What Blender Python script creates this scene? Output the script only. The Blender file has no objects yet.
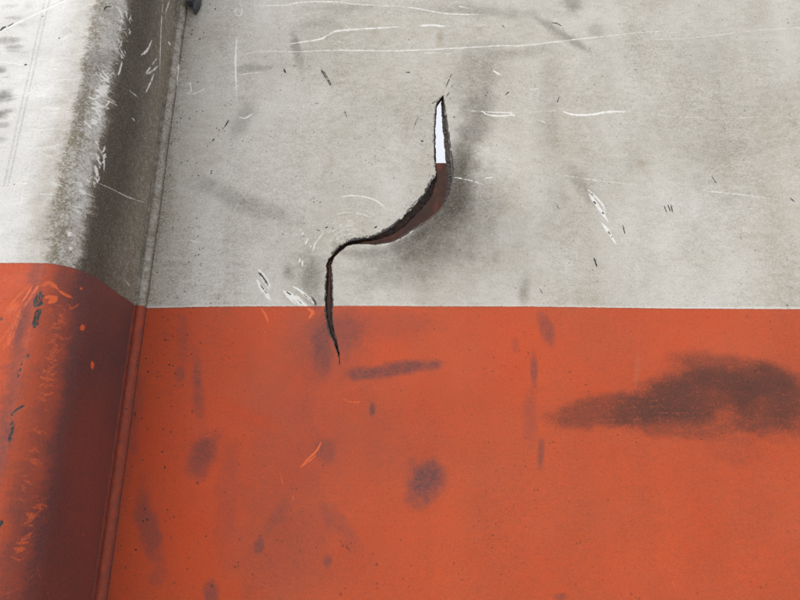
import bpy, math, random
import numpy as np
from mathutils import Vector

S = bpy.context.scene
C = S.collection
random.seed(7)
RNG = np.random.default_rng(7)

# ------------------------------------------------------------------ camera
EYE = 0.90            # metres above the ground
DIST = 0.65           # metres from the eye to the steel panel (the plane y = 0)
PITCH = math.radians(17.906)
FOCAL = 600.0         # in pixels of an 800 x 600 picture
cam = bpy.data.cameras.new('camera')
cam.sensor_fit = 'HORIZONTAL'
cam.sensor_width = 36.0
cam.lens = 36.0 * FOCAL / 800.0
cam.clip_start = 0.01
cam.clip_end = 2000.0
cam_o = bpy.data.objects.new('camera', cam)
C.objects.link(cam_o)
cam_o.location = (0, -DIST, EYE)
cam_o.rotation_euler = (math.pi / 2 + PITCH, 0, 0)
S.camera = cam_o
S.render.resolution_x, S.render.resolution_y = 1024, 768

# ------------------------------------------------------------------ sky, sun, exposure (overcast)
SUN_EL, SUN_AZ = math.radians(66), math.radians(-74)      # azimuth: to the left of straight behind the viewer
world = bpy.data.worlds.new('World')
S.world = world
world.use_nodes = True
wn = world.node_tree
bg = wn.nodes['Background']
sky = wn.nodes.new('ShaderNodeTexSky')
sky.sky_type = 'NISHITA'
sky.sun_disc = False
sky.sun_elevation = SUN_EL
sky.sun_rotation = math.pi - SUN_AZ
sky.dust_density = 5.0
sky.air_density = 1.0
hsv = wn.nodes.new('ShaderNodeHueSaturation')
hsv.inputs['Saturation'].default_value = 0.20
wn.links.new(sky.outputs[0], hsv.inputs['Color'])
wn.links.new(hsv.outputs[0], bg.inputs['Color'])
bg.inputs['Strength'].default_value = 0.15
sun = bpy.data.lights.new('sun', 'SUN')
sun.energy = 0.9
sun.angle = math.radians(60)
sun.color = (1.0, 0.96, 0.90)
sun_o = bpy.data.objects.new('sun', sun)
C.objects.link(sun_o)
sd = Vector((math.sin(SUN_AZ) * math.cos(SUN_EL), -math.cos(SUN_AZ) * math.cos(SUN_EL), math.sin(SUN_EL)))
sun_o.rotation_euler = sd.to_track_quat('Z', 'Y').to_euler()
sun_o.location = (-3, -6, 8)
S.view_settings.view_transform = 'Standard'
S.view_settings.look = 'None'
S.view_settings.gamma = 1.0
S.view_settings.exposure = 1.02
S.view_settings.use_curve_mapping = False

# ------------------------------------------------------------------ measuring: where a sight line meets the steel
CP, SP = math.cos(PITCH), math.sin(PITCH)
def ray(px, py):
    a, b = (px - 400) / FOCAL, (300 - py) / FOCAL
    return a, CP - SP * b, SP + CP * b
def at(px, py, y=0.0):
    a, f, h = ray(px, py)
    k = (DIST + y) / f
    return np.array([a * k, EYE + h * k])

PAINT_Z = at(300, 306.6)[1]           # height of the painted colour change

# ------------------------------------------------------------------ noise and surface painting helpers
def vnoise(U, V, scale, seed):
    t = np.random.default_rng(seed).random((256, 256))
    x, y = U * scale + 61.3, V * scale + 37.7
    xi, yi = np.floor(x).astype(int), np.floor(y).astype(int)
    fx, fy = x - xi, y - yi
    fx, fy = fx * fx * (3 - 2 * fx), fy * fy * (3 - 2 * fy)
    g = lambda i, j: t[i & 255, j & 255]
    return (g(xi, yi) * (1 - fx) + g(xi + 1, yi) * fx) * (1 - fy) + (g(xi, yi + 1) * (1 - fx) + g(xi + 1, yi + 1) * fx) * fy
def fbm(U, V, scale, seed, octaves=4):
    r, a, t = 0.0, 1.0, 0.0
    for o in range(octaves):
        r = r + a * vnoise(U, V, scale * 2 ** o, seed + o); t += a; a *= 0.55
    return r / t
def sstep(a, b, x):
    t = np.clip((x - a) / (b - a), 0, 1)
    return t * t * (3 - 2 * t)

ATTRS = ('edge', 'film', 'soot_and_shade', 'grit', 'warm', 'dust_and_haze', 'fresh_and_glint', 'bare', 'speck')

class Sheet:
    """a steel surface unrolled to (u, z), with wear and painted-light masks measured on it in metres"""
    def __init__(self, u, z, hit):
        self.u, self.z, self.hit = u, z, hit
        self.U, self.Z = np.meshgrid(u, z)
        self.A = {k: np.zeros(self.U.shape, np.float32) for k in ATTRS}
    def sl(self, lo, hi):
        i0, i1 = np.searchsorted(self.u, lo[0]), np.searchsorted(self.u, hi[0])
        j0, j1 = np.searchsorted(self.z, lo[1]), np.searchsorted(self.z, hi[1])
        return slice(j0, j1), slice(i0, i1)
    def put(self, attr, s, v):
        a = self.A[attr][s]
        if attr in ('fresh_and_glint', 'bare'):
            self.A[attr][s] = np.maximum(a, v)
        elif v.size and v.min() < 0:
            self.A[attr][s] = np.clip(a * (1 + v), 0, 1)
        else:
            self.A[attr][s] = 1 - (1 - a) * (1 - v)
    def scale(self, px, py):
        p = self.hit(px, py)
        return 0.5 * (np.linalg.norm(self.hit(px + 1, py) - p) + np.linalg.norm(self.hit(px, py + 1) - p))
    def stroke(self, attr, pts, w, s=1.0, soft=0.6, brk=0.0, seed=None, taper=True):
        """a scratch or streak along a traced line; w and soft in traced units"""
        k = self.scale(*pts[0])
        p = np.array([self.hit(*q) for q in pts])
        if len(p) > 2:                                     # smooth the line
            p = smooth_line(p, 6)
        w2, aa = w * k / 2, max(soft * k, 0.0004)
        m = w2 + aa
        sl = self.sl(p.min(0) - m, p.max(0) + m)
        U, Z = self.U[sl], self.Z[sl]
        if U.size == 0:
            return
        best = np.full(U.shape, 9.0); tt = np.zeros(U.shape)
        seg = np.linalg.norm(np.diff(p, axis=0), axis=1); cum = np.concatenate([[0], np.cumsum(seg)])
        for i in range(len(p) - 1):
            d = p[i + 1] - p[i]; L = max(seg[i], 1e-9)
            t = np.clip(((U - p[i, 0]) * d[0] + (Z - p[i, 1]) * d[1]) / L ** 2, 0, 1)
            q = np.hypot(U - p[i, 0] - t * d[0], Z - p[i, 1] - t * d[1])
            c = q < best
            best = np.where(c, q, best); tt = np.where(c, cum[i] + t * L, tt)
        tn = tt / max(cum[-1], 1e-9)
        wl = w2 * (0.35 + 0.65 * np.clip(np.minimum(tn, 1 - tn) * 5, 0, 1)) if taper else w2
        sd_ = seed if seed is not None else RNG.integers(1e6)
        wob = vnoise(U, Z, 260, sd_) - 0.5
        v = s * np.clip((wl * (1 + 0.7 * wob) + aa * 0.5 - best) / aa, 0, 1)
        if attr in ('fresh_and_glint', 'bare') and w > 1.5:                # wide marks are made of parallel scratches
            v = v * (0.45 + 0.75 * sstep(.25, .6, vnoise(tt * 45, best * 1500 + tt * 30, 1, sd_ + 2)))
        if brk:
            n = vnoise(tt, tt * 0 + sd_ * 0.37, 190, sd_) * 0.6 + vnoise(U, Z, 700, sd_ + 3) * 0.4
            v = v * sstep(brk - 0.18, brk + 0.12, n)
        self.put(attr, sl, v.astype(np.float32))
    def blob(self, attr, cx, cy, rx, ry, s, ang=0.0, edge=0.6, rough=0.3, fine=0.0, nsc=70):
        c = self.hit(cx, cy); a_ = math.radians(ang)
        A = self.hit(cx + rx * math.cos(a_), cy + rx * math.sin(a_)) - c
        B = self.hit(cx - ry * math.sin(a_), cy + ry * math.cos(a_)) - c
        e = (np.abs(A) + np.abs(B)) * (1.2 + rough)
        sl = self.sl(c - e, c + e)
        U, Z = self.U[sl], self.Z[sl]
        if U.size == 0:
            return
        det = A[0] * B[1] - A[1] * B[0]
        x, y = U - c[0], Z - c[1]
        r = np.hypot((x * B[1] - y * B[0]) / det, (A[0] * y - A[1] * x) / det)
        seed = int(RNG.integers(1e6))
        r = r + rough * 2 * (fbm(U, Z, nsc, seed) - 0.5)
        v = s * (1 - sstep(1 - edge, 1.0, r))
        if fine:
            v = v * (1 - fine + fine * 2 * fbm(U, Z, 420, seed + 9, 2))
        self.put(attr, sl, np.clip(v, -1, 1).astype(np.float32))

def streaks(sh, attr, path, rad, ang, s, thr, lo=70, hi=520):
    """a field of fine parallel scrapes round a traced line; ang is measured on the sheet"""
    p = resample(smooth_line(np.array([sh.hit(*q) for q in path]), 5), 40)
    k = rad * sh.scale(*path[0])
    sl = sh.sl(p.min(0) - 2.2 * k, p.max(0) + 2.2 * k)
    U, Z = sh.U[sl], sh.Z[sl]
    if U.size == 0:
        return
    d = np.full(U.shape, 9.0)
    for q in p:
        d = np.minimum(d, np.hypot(U - q[0], Z - q[1]))
    w = np.exp(-(d / k) ** 2)
    a = math.radians(ang); seed = int(RNG.integers(1e6))
    wa = 0.006 * (fbm(U, Z, 35, seed + 5, 2) - 0.5)
    x, y = U * math.cos(a) + Z * math.sin(a) + wa, -U * math.sin(a) + Z * math.cos(a) + wa * 1.5
    n = 0.55 * vnoise(x, y * hi / lo, lo, seed) + 0.30 * vnoise(x, y * hi / lo, lo * 2.1, seed + 1) + 0.15 * vnoise(U, Z, 900, seed + 2)
    n = n + 0.30 * (fbm(U, Z, 60, seed + 7, 3) - 0.5)
    sh.put(attr, sl, (s * sstep(thr - 0.05, thr + 0.10, n - 0.45 * (1 - w)) * np.clip(w * 1.6, 0, 1)).astype(np.float32))

def smooth_line(p, n):
    """Catmull-Rom through the points"""
    q = np.vstack([2 * p[0] - p[1], p, 2 * p[-1] - p[-2]])
    out = []
    for i in range(1, len(q) - 2):
        a, b, c, d = q[i - 1], q[i], q[i + 1], q[i + 2]
        for t in np.linspace(0, 1, n, endpoint=False):
            out.append(0.5 * (2 * b + (c - a) * t + (2 * a - 5 * b + 4 * c - d) * t * t + (3 * b - a - 3 * c + d) * t ** 3))
    out.append(p[-1])
    return np.array(out)
def resample(p, n):
    s = np.concatenate([[0], np.cumsum(np.linalg.norm(np.diff(p, axis=0), axis=1))])
    t = np.linspace(0, s[-1], n)
    return np.stack([np.interp(t, s, p[:, k]) for k in range(p.shape[1])], 1)

def mesh_from(name, verts, faces, mat, parent=None, attrs=None, smooth=True):
    """one mesh object from numpy arrays (quads)"""
    me = bpy.data.meshes.new(name)
    verts = np.asarray(verts, np.float32); faces = np.asarray(faces, np.int32)
    me.vertices.add(len(verts)); me.vertices.foreach_set('co', verts.ravel())
    k = faces.shape[1]
    me.loops.add(faces.size); me.loops.foreach_set('vertex_index', faces.ravel())
    me.polygons.add(len(faces))
    me.polygons.foreach_set('loop_start', np.arange(len(faces), dtype=np.int32) * k)
    me.polygons.foreach_set('use_smooth', np.full(len(faces), smooth))
    me.update(calc_edges=True)
    if attrs:
        for n, v in attrs.items():
            a = me.attributes.new(n, 'FLOAT', 'POINT')
            a.data.foreach_set('value', np.ascontiguousarray(v, np.float32).ravel())
    me.materials.append(mat)
    o = bpy.data.objects.new(name, me)
    C.objects.link(o)
    if parent:
        o.parent = parent
    return o
def grid_faces(nz, nu):
    i = np.arange(nz * nu).reshape(nz, nu)
    return np.stack([i[:-1, :-1], i[:-1, 1:], i[1:, 1:], i[1:, :-1]], -1).reshape(-1, 4)
def boxes(name, bs, mat, parent=None):
    """boxes (x0,x1,y0,y1,z0,z1) joined into one mesh object"""
    V, F = [], []
    for x0, x1, y0, y1, z0, z1 in bs:
        b = len(V)
        V += [(x0, y0, z0), (x1, y0, z0), (x1, y1, z0), (x0, y1, z0), (x0, y0, z1), (x1, y0, z1), (x1, y1, z1), (x0, y1, z1)]
        F += [[b + q for q in f] for f in ((0, 3, 2, 1), (4, 5, 6, 7), (0, 1, 5, 4), (1, 2, 6, 5), (2, 3, 7, 6), (3, 0, 4, 7))]
    return mesh_from(name, V, F, mat, parent, smooth=False)

# ------------------------------------------------------------------ materials
class Nodes:
    def __init__(self, name):
        self.m = bpy.data.materials.new(name); self.m.use_nodes = True
        self.t = self.m.node_tree; self.b = self.t.nodes['Principled BSDF']
        tc = self.t.nodes.new('ShaderNodeTexCoord'); self.obj = tc.outputs['Object']
    def n(self, kind): return self.t.nodes.new(kind)
    def link(self, a, b): self.t.links.new(a, b)
    def set(self, sock, v):
        if isinstance(v, bpy.types.NodeSocket): self.link(v, sock)
        elif isinstance(v, tuple) and len(v) == 3 and sock.type == 'RGBA': sock.default_value = (*v, 1)
        else: sock.default_value = v
    def math(self, op, a, b=0.0, clamp=False):
        q = self.n('ShaderNodeMath'); q.operation = op; q.use_clamp = clamp
        self.set(q.inputs[0], a); self.set(q.inputs[1], b)
        return q.outputs[0]
    def mix(self, f, a, b, blend='MIX'):
        q = self.n('ShaderNodeMix'); q.data_type = 'RGBA'; q.blend_type = blend
        self.set(q.inputs[0], f); self.set(q.inputs[6], a); self.set(q.inputs[7], b)
        return q.outputs[2]
    def ramp(self, v, a, b, lo=0.0, hi=1.0):
        q = self.n('ShaderNodeMapRange'); q.clamp = True
        self.set(q.inputs[0], v); q.inputs[1].default_value = a; q.inputs[2].default_value = b
        q.inputs[3].default_value = lo; q.inputs[4].default_value = hi
        return q.outputs[0]
    def noise(self, scale, detail=4, rough=0.55, stretch=(1, 1, 1), off=(0, 0, 0)):
        mp = self.n('ShaderNodeMapping'); mp.inputs['Scale'].default_value = stretch; mp.inputs['Location'].default_value = off
        self.link(self.obj, mp.inputs[0])
        q = self.n('ShaderNodeTexNoise'); q.inputs['Scale'].default_value = scale
        q.inputs['Detail'].default_value = detail; q.inputs['Roughness'].default_value = rough
        self.link(mp.outputs[0], q.inputs['Vector'])
        return q.outputs[0]
    def attr(self, name):
        q = self.n('ShaderNodeAttribute'); q.attribute_name = name
        return q.outputs['Fac']
    def specks(self, scale, size, share, off=(0, 0, 0)):
        """scattered round dots: 1 inside a dot"""
        mp = self.n('ShaderNodeMapping'); mp.inputs['Location'].default_value = off
        self.link(self.obj, mp.inputs[0])
        v = self.n('ShaderNodeTexVoronoi'); v.inputs['Scale'].default_value = scale
        self.link(mp.outputs[0], v.inputs['Vector'])
        sep = self.n('ShaderNodeSeparateColor'); self.link(v.outputs['Color'], sep.inputs[0])
        r = self.math('MULTIPLY', sep.outputs[1], size)
        dot = self.ramp(self.math('SUBTRACT', r, v.outputs['Distance']), -0.03, 0.03)
        return self.math('MULTIPLY', dot, self.math('LESS_THAN', sep.outputs[0], share))
    def bump(self, h, strength, dist=0.001):
        q = self.n('ShaderNodeBump'); q.inputs['Strength'].default_value = strength; q.inputs['Distance'].default_value = dist
        self.set(q.inputs['Height'], h); self.link(q.outputs[0], self.b.inputs['Normal'])

def painted_steel():
    N = Nodes('painted_steel')
    A = {k: N.attr(k) for k in ATTRS}
    blotch = N.noise(9, 5)
    grain = N.noise(560, 3, 0.75, (0.62, 1, 1))
    grain2 = N.noise(140, 4, 0.6, (0.5, 1, 1), (3, 1, 2))
    wob = N.math('MULTIPLY', N.math('SUBTRACT', N.noise(210, 4, .65), 0.5), 0.0017)
    is_white = N.ramp(N.math('ADD', A['edge'], wob), -0.00025, 0.00025)
    white = N.mix(N.ramp(blotch, .35, .7), (.80, .795, .785), (.735, .725, .70))
    orange = N.mix(N.ramp(blotch, .35, .7), (.63, .068, .009), (.56, .060, .011))
    col = N.mix(is_white, orange, white)
    eg = N.math('ADD', A['edge'], wob)
    col = N.mix(N.math('MULTIPLY', N.ramp(eg, -.0016, -.0004), N.ramp(eg, .0003, -.0001, 0, .55)), col, (.12, .035, .02))
    # chalky dust in the paint, with sky haze painted into the orange
    col = N.mix(N.math('MULTIPLY', A['dust_and_haze'], N.ramp(grain2, .2, .8, .75, 1.15)), col, N.mix(is_white, (.56, .132, .052), (.585, .552, .465)))
    # thin road film over everything
    gr = N.math('MULTIPLY', N.ramp(grain, .30, .70, .25, 1.75), N.ramp(grain2, .3, .7, .7, 1.3))
    col = N.mix(N.math('MULTIPLY', A['film'], gr, True), col, N.mix(is_white, (.34, .066, .030), (.240, .212, .158)))
    col = N.mix(N.math('MULTIPLY', A['warm'], N.ramp(grain2, .2, .8, .6, 1.3), True), col, (.30, .235, .14))
    # smudges of black grease, and panel shading painted as bands
    so = N.math('MULTIPLY', A['soot_and_shade'], N.ramp(grain, .25, .75, .8, 1.15), True)
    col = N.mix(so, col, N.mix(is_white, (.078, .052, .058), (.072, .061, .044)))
    # gritty patches: film broken up into dots
    gn = N.math('ADD', N.math('MULTIPLY', N.noise(700, 2, .6, (.8, 1, 1)), .65), N.math('MULTIPLY', grain2, .35))
    gv = N.math('MULTIPLY', A['grit'], N.ramp(N.math('ADD', gn, N.math('MULTIPLY', A['grit'], .16)), .43, .60, .34, 1.0), True)
    col = N.mix(gv, col, N.mix(is_white, (.088, .036, .027), (.10, .09, .075)))
    # fly specks and pits
    s1 = N.specks(260, .32, .13)
    s2 = N.math('MAXIMUM', N.specks(85, .12, .32, (5, 3, 1)), N.specks(130, .14, .25, (2, 8, 6)))
    sp = N.math('MULTIPLY', N.math('MAXIMUM', s1, s2), N.math('MULTIPLY', N.ramp(N.noise(45, 3, .6, (1, 1, 1), (9, 2, 4)), .38, .62), A['speck'], True), True)
    col = N.mix(N.math('MULTIPLY', sp, .92), col, (.030, .025, .020))
    pep = N.noise(780, 3, .8, (.8, 1, 1), (6, 6, 1))
    col = N.mix(N.ramp(pep, .53, .68, 0, .38), col, N.mix(.75, col, (.05, .04, .03)))
    col = N.mix(N.ramp(pep, .47, .33, 0, .30), col, N.mix(.5, col, N.mix(is_white, (.78, .15, .05), (.9, .89, .86))))
    # scratches: bright paint under the dirt, also a painted rim highlight, then bare dark steel
    tooth = N.math('SUBTRACT', N.math('ADD', N.math('MULTIPLY', N.noise(900, 3, .7, (1, 1, 1), (1, 7, 3)), .65), N.math('MULTIPLY', N.noise(260, 3, .6, (1, 1, 1), (4, 1, 8)), .35)), .5)
    fr = N.math('MULTIPLY', N.ramp(N.math('ADD', A['fresh_and_glint'], N.math('MULTIPLY', tooth, 1.5)), .18, .75), N.math('GREATER_THAN', A['fresh_and_glint'], .02), True)
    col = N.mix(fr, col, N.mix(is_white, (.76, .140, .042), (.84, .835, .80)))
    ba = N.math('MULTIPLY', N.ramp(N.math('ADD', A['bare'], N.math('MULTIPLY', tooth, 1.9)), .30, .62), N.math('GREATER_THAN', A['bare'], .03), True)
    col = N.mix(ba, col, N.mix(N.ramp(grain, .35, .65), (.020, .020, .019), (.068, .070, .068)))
    N.link(col, N.b.inputs['Base Color'])
    dirt = N.math('MAXIMUM', N.math('MAXIMUM', A['film'], so), gv)
    N.link(N.ramp(N.math('ADD', dirt, N.math('MULTIPLY', grain2, .3)), 0, 1.2, .34, .80), N.b.inputs['Roughness'])
    N.b.inputs['Specular IOR Level'].default_value = 0.32
    h = N.math('ADD', N.math('MULTIPLY', N.noise(330, 4, .6), .6), N.math('MULTIPLY', N.noise(60, 3), 1.2))
    h = N.math('SUBTRACT', h, N.math('MULTIPLY', fr, .35))
    h = N.math('SUBTRACT', h, N.math('MULTIPLY', ba, 1.2))
    h = N.math('ADD', h, N.math('MULTIPLY', gv, .5))
    h = N.math('SUBTRACT', h, N.math('MULTIPLY', is_white, .45))       # the orange film lies over the white one
    N.bump(h, .45, .0006)
    return N.m
def torn_steel():
    N = Nodes('torn_steel')
    a, b = N.noise(320, 5, .65), N.noise(70, 4)
    col = N.mix(N.ramp(a, .35, .65), (.012, .009, .008), (.075, .058, .052))
    col = N.mix(N.ramp(b, .5, .68), col, (.10, .042, .022))
    N.link(col, N.b.inputs['Base Color'])
    N.b.inputs['Roughness'].default_value = .62
    N.b.inputs['Metallic'].default_value = .25
    N.bump(a, .9, .0015)
    return N.m
def rusty_inside():
    N = Nodes('rusty_inside')
    a, b = N.noise(22, 6, .6), N.noise(3, 4, .5, (1, 1, 2))
    col = N.mix(N.ramp(a, .35, .7), (.075, .040, .031), (.115, .058, .042))
    col = N.mix(N.ramp(b, .45, .65, 0, .6), col, (.055, .040, .036))
    col = N.mix(N.ramp(N.noise(9, 4, .6, (1, 1, 1), (2, 5, 3)), .55, .70, 0, .8), col, (.20, .062, .038))
    N.link(col, N.b.inputs['Base Color'])
    N.b.inputs['Roughness'].default_value = .9
    N.b.inputs['Specular IOR Level'].default_value = .15
    N.bump(a, .4, .002)
    return N.m
def dark_rubber():
    N = Nodes('dark_steel')
    a = N.noise(180, 4)
    N.link(N.mix(N.ramp(a, .35, .65), (.035, .040, .045), (.075, .082, .090)), N.b.inputs['Base Color'])
    N.b.inputs['Roughness'].default_value = .55
    N.bump(a, .4, .001)
    return N.m
def gravel():
    N = Nodes('yard_concrete')
    a, b = N.noise(1.5, 5), N.noise(60, 5)
    col = N.mix(N.ramp(a, .3, .7), (.17, .165, .155), (.26, .25, .235))
    col = N.mix(N.ramp(b, .4, .7, 0, .5), col, (.12, .115, .11))
    N.link(col, N.b.inputs['Base Color'])
    N.b.inputs['Roughness'].default_value = .9
    N.bump(b, .5, .01)
    return N.m
M_PAINT, M_TORN, M_IN, M_DARK, M_GROUND = painted_steel(), torn_steel(), rusty_inside(), dark_rubber(), gravel()

# ------------------------------------------------------------------ ground
g = mesh_from('ground', [(-400, -400, 0), (400, -400, 0), (400, 400, 0), (-400, 400, 0)], [[0, 1, 2, 3]], M_GROUND)
g['kind'] = 'structure'

# ------------------------------------------------------------------ the truck body
body = bpy.data.objects.new('truck_body', None)
C.objects.link(body)
body['label'] = 'scraped white over orange steel truck body with a ragged tear beside its welded post'
body['category'] = 'truck body'
DEPTH = 2.40
TOP = EYE + ray(440, 163)[2] / ray(440, 163)[1] * (DIST + DEPTH)
LEN = 1.9

def spaced(lo, a, b, hi, step, coarse):
    l = np.linspace(lo, a, coarse, endpoint=False) if lo < a else np.array([])
    r = np.linspace(b, hi, coarse + 1)[1:] if hi > b else np.array([])
    return np.concatenate([l, np.arange(a, b, step), [b], r])
def z_lines():
    z, out = EYE - 0.112, []
    while z < EYE + 0.66:
        out.append(z); z += 0.00080 + 0.00045 * max(0.0, (z - EYE) / 0.64)
    return np.concatenate([np.linspace(0.10, out[0], 18, endpoint=False), out, np.linspace(out[-1], TOP - 0.06, 22)[1:]])
ZL = z_lines()

# ---- the panel sheet with its tear
PX0, PX1 = -0.2925, 0.565
panel = Sheet(spaced(-LEN, PX0, PX1, LEN, 0.00088, 26), ZL, lambda x, y: at(x, y))
U, Z = panel.U, panel.Z
BULGE_C = at(450, 196)
def bulge(x, z):
    """the flap to the right of the tear stands out towards the viewer"""
    d2 = ((x - BULGE_C[0] - 0.012) / 0.060) ** 2 + ((z - BULGE_C[1] + 0.012) / 0.056) ** 2
    return 0.0140 * np.clip((np.exp(-d2 / 2) - 0.06) / 0.94, 0, 1)
def waves(x, z):
    w = (fbm(x, z, 5.5, 11, 2) - 0.5) * 0.0050 + (fbm(x, z, 19, 21, 2) - 0.5) * 0.0011
    return w * sstep(-0.285, -0.20, x) if np.ndim(x) else w * float(sstep(-0.285, -0.20, x))

T = lambda s: np.array([tuple(map(float, q.split(','))) for q in s.split()])
LF = T('443.7,94.5 440,99 436.5,104 435,117.5 434,140 435,162.5 435.7,175 430,183 427.5,190 416,204.5 407,213.5 393.5,225.5 378.5,234.3 365,238.5 350,241 341,246 334,252.5 328.5,260 326.5,266 326.7,273 326,289 325.3,308 326.7,318.7 329.3,329 334.7,342.7 338.7,356 340,366')
LB = T('443.5,95 440.3,101 437.4,107 436.2,118 435.5,140 436.2,162 437,176 435.5,184 432.5,194 425,205 417,213.5 406.5,224.5 396,232.5 384,237.8 370,240.8 352,242.8 342,248 335.5,254.2 330,261 328.4,268 328.6,275 327.9,290 327.3,308 328.4,318 330.7,329 335.3,342.7 339,356 340,366')
RF = T('443.7,94.5 443.9,99 445,112 448,135 450.7,157 452,175 450.5,190 444.5,204.5 436,214.7 425.5,223 415,229.3 401.5,238 388,243.3 377.5,244.6 370,244.4 360,244.2 349,245.6 341.3,250.6 334,258 331.2,265 331.7,270 331.7,284 332.2,300 331.7,316 333.2,329 337,342.7 339.6,356 340,366')
RB = T('443.2,95.5 441.8,99 441,107.5 442.3,125 444,142.5 446,162.5 447.2,179 446,191 442.8,203.5 435,213 424.5,221.5 414,227.7 400.5,236.8 387.5,242 377,243.2 370,243.4 360,243 348.6,244.6 340.6,249.4 333.2,256.8 330.3,263.5 330.5,270 330.4,284 330.8,300 330.6,316 332.4,329 336.6,342.7 339.3,356 340,366')
def on_surface(pts, flap, back=0.0):
    out = []
    for q in pts:
        y = 0.0
        for _ in range(4):
            p = at(q[0], q[1], y)
            y = back - (float(bulge(p[0], p[1])) if flap else 0.0) + waves(p[0], p[1])
        out.append((p[0], y, p[1]))
    return np.array(out)
def ragged(p, n, amp, seed):
    """resample a torn edge and give it teeth; the ends stay put"""
    p = resample(smooth_line(p, 5), n)
    t = np.linspace(0, 1, n)
    r = np.random.default_rng(seed)
    d = np.gradient(p, axis=0); d /= np.linalg.norm(d, axis=1)[:, None] + 1e-9
    nrm = np.stack([-d[:, 2], 0 * t, d[:, 0]], 1)
    j = (r.random(n) - 0.5) * 0.9 + 1.3 * (np.interp(t, np.linspace(0, 1, 90), r.random(90)) - 0.5)
    return p + nrm * (j * amp * np.clip(np.minimum(t, 1 - t) * 30, 0, 1))[:, None]
NT = 420
lf, rf = ragged(on_surface(LF, False), NT, 0.0011, 1), ragged(on_surface(RF, True), NT, 0.0009, 2)
rf[0], rf[-1] = lf[0], lf[-1]
lb, rb = ragged(on_surface(LB, False, 0.0055), NT, 0.0009, 3), ragged(on_surface(RB, True, 0.0060), NT, 0.0008, 4)

poly = np.vstack([lf[:, [0, 2]], rf[::-1][1:-1][:, [0, 2]]])
def inside(pts, poly):
    r = np.zeros(len(pts), bool)
    a, b = poly, np.roll(poly, -1, 0)
    for (x0, y0), (x1, y1) in zip(a, b):
        if y0 == y1: continue
        c = (y0 > pts[:, 1]) != (y1 > pts[:, 1])
        r ^= c & (pts[:, 0] < (x1 - x0) * (pts[:, 1] - y0) / (y1 - y0) + x0)
    return r
nz, nu = U.shape
mid = smooth_line(0.5 * (resample(lf[:, [0, 2]], 40) + resample(rf[:, [0, 2]], 40)), 2)
# which side of the tear: walk to the nearest point of its middle line
side = np.zeros(U.shape)
lo, hi = BULGE_C - 0.20, BULGE_C + 0.20
sl = panel.sl(lo, hi)
bu, bz = U[sl], Z[sl]
best = np.full(bu.shape, 9.0); sgn = np.zeros(bu.shape)
for a, b in zip(mid[:-1], mid[1:]):
    d = b - a; L2 = max(d @ d, 1e-12)
    t = np.clip(((bu - a[0]) * d[0] + (bz - a[1]) * d[1]) / L2, 0, 1)
    q = np.hypot(bu - a[0] - t * d[0], bz - a[1] - t * d[1])
    c = q < best
    best = np.where(c, q, best)
    sgn = np.where(c, np.sign(d[0] * (bz - a[1]) - d[1] * (bu - a[0])), sgn)
side[sl] = sgn > 0
PXv, PZv = U.copy(), Z.copy()
F = grid_faces(nz, nu)
cen = np.stack([0.25 * sum(U.ravel()[F[:, k]] for k in range(4)), 0.25 * sum(Z.ravel()[F[:, k]] for k in range(4))], 1)
near = (cen[:, 0] > poly[:, 0].min()) & (cen[:, 0] < poly[:, 0].max()) & (cen[:, 1] > poly[:, 1].min()) & (cen[:, 1] < poly[:, 1].max())
idx = np.where(near)[0]
cut = np.zeros(len(F), bool)
cut[idx] = inside(cen[idx], poly)
keep = F[~cut]
# pull the rim of the hole onto the torn line
rim = np.intersect1d(np.unique(F[cut]), np.unique(keep))
xs, zs = PXv.ravel(), PZv.ravel()
P = np.stack([xs[rim], zs[rim]], 1)
bestd = np.full(len(P), 9.0); bp = P.copy(); bs = np.zeros(len(P))
for k, (line, sd_) in enumerate(((lf, 0), (rf, 1))):
    ln = line[:, [0, 2]]
    for a, b in zip(ln[:-1], ln[1:]):
        d = b - a; t = np.clip(((P - a) @ d) / max(d @ d, 1e-14), 0, 1)
        q = a + t[:, None] * d
        dd = np.linalg.norm(P - q, axis=1)
        c = dd < bestd
        bestd[c] = dd[c]; bp[c] = q[c]; bs[c] = sd_
xs[rim], zs[rim] = bp[:, 0], bp[:, 1]
sf = side.ravel(); sf[rim] = bs
Y = waves(U, Z).ravel() - bulge(xs, zs) * sf

# ---- wear and painted light on the panel, traced and measured on the sheet
A = panel.A
lx = np.array([-LEN, at(150, 308)[0], at(240, 306.5)[0], at(340, 305.4)[0], at(560, 307)[0], at(800, 309.5)[0], LEN])
lz = np.array([at(150, 308)[1], at(150, 308)[1], at(240, 306.5)[1], at(340, 305.4)[1], at(560, 307)[1], at(800, 309.5)[1], at(800, 309.5)[1]])
A['edge'][:] = PZv - np.interp(PXv, lx, lz)
n1, n2, n3 = fbm(U, Z, 7, 31), fbm(U, Z, 22, 41), fbm(U * 2.2, Z * 0.35, 14, 51)
A['film'][:] = np.clip(0.26 + 0.24 * (n1 - 0.5) + 0.18 * (n2 - 0.5) + 0.30 * (n3 - 0.5), 0, 1)
A['dust_and_haze'][:] = np.clip((0.42 + 0.4 * (n1 - 0.5) + 0.3 * (n2 - 0.5)) * (0.25 + 0.75 * sstep(-0.27, -0.06, U + 0.10 * (n2 - 0.5))) + 0.27 * (PZv > PAINT_Z), 0, 1)  # thins towards the post, painting its dark reflection in the sky haze
A['speck'][:] = 0.55 + 0.75 * (1 - sstep(-0.275, -0.17, U))
A['warm'][:] = np.clip(0.40 * (fbm(U * 1.8, Z * 0.5, 9, 61) - 0.42), 0, .3) * (PZv > PAINT_Z)
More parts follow.
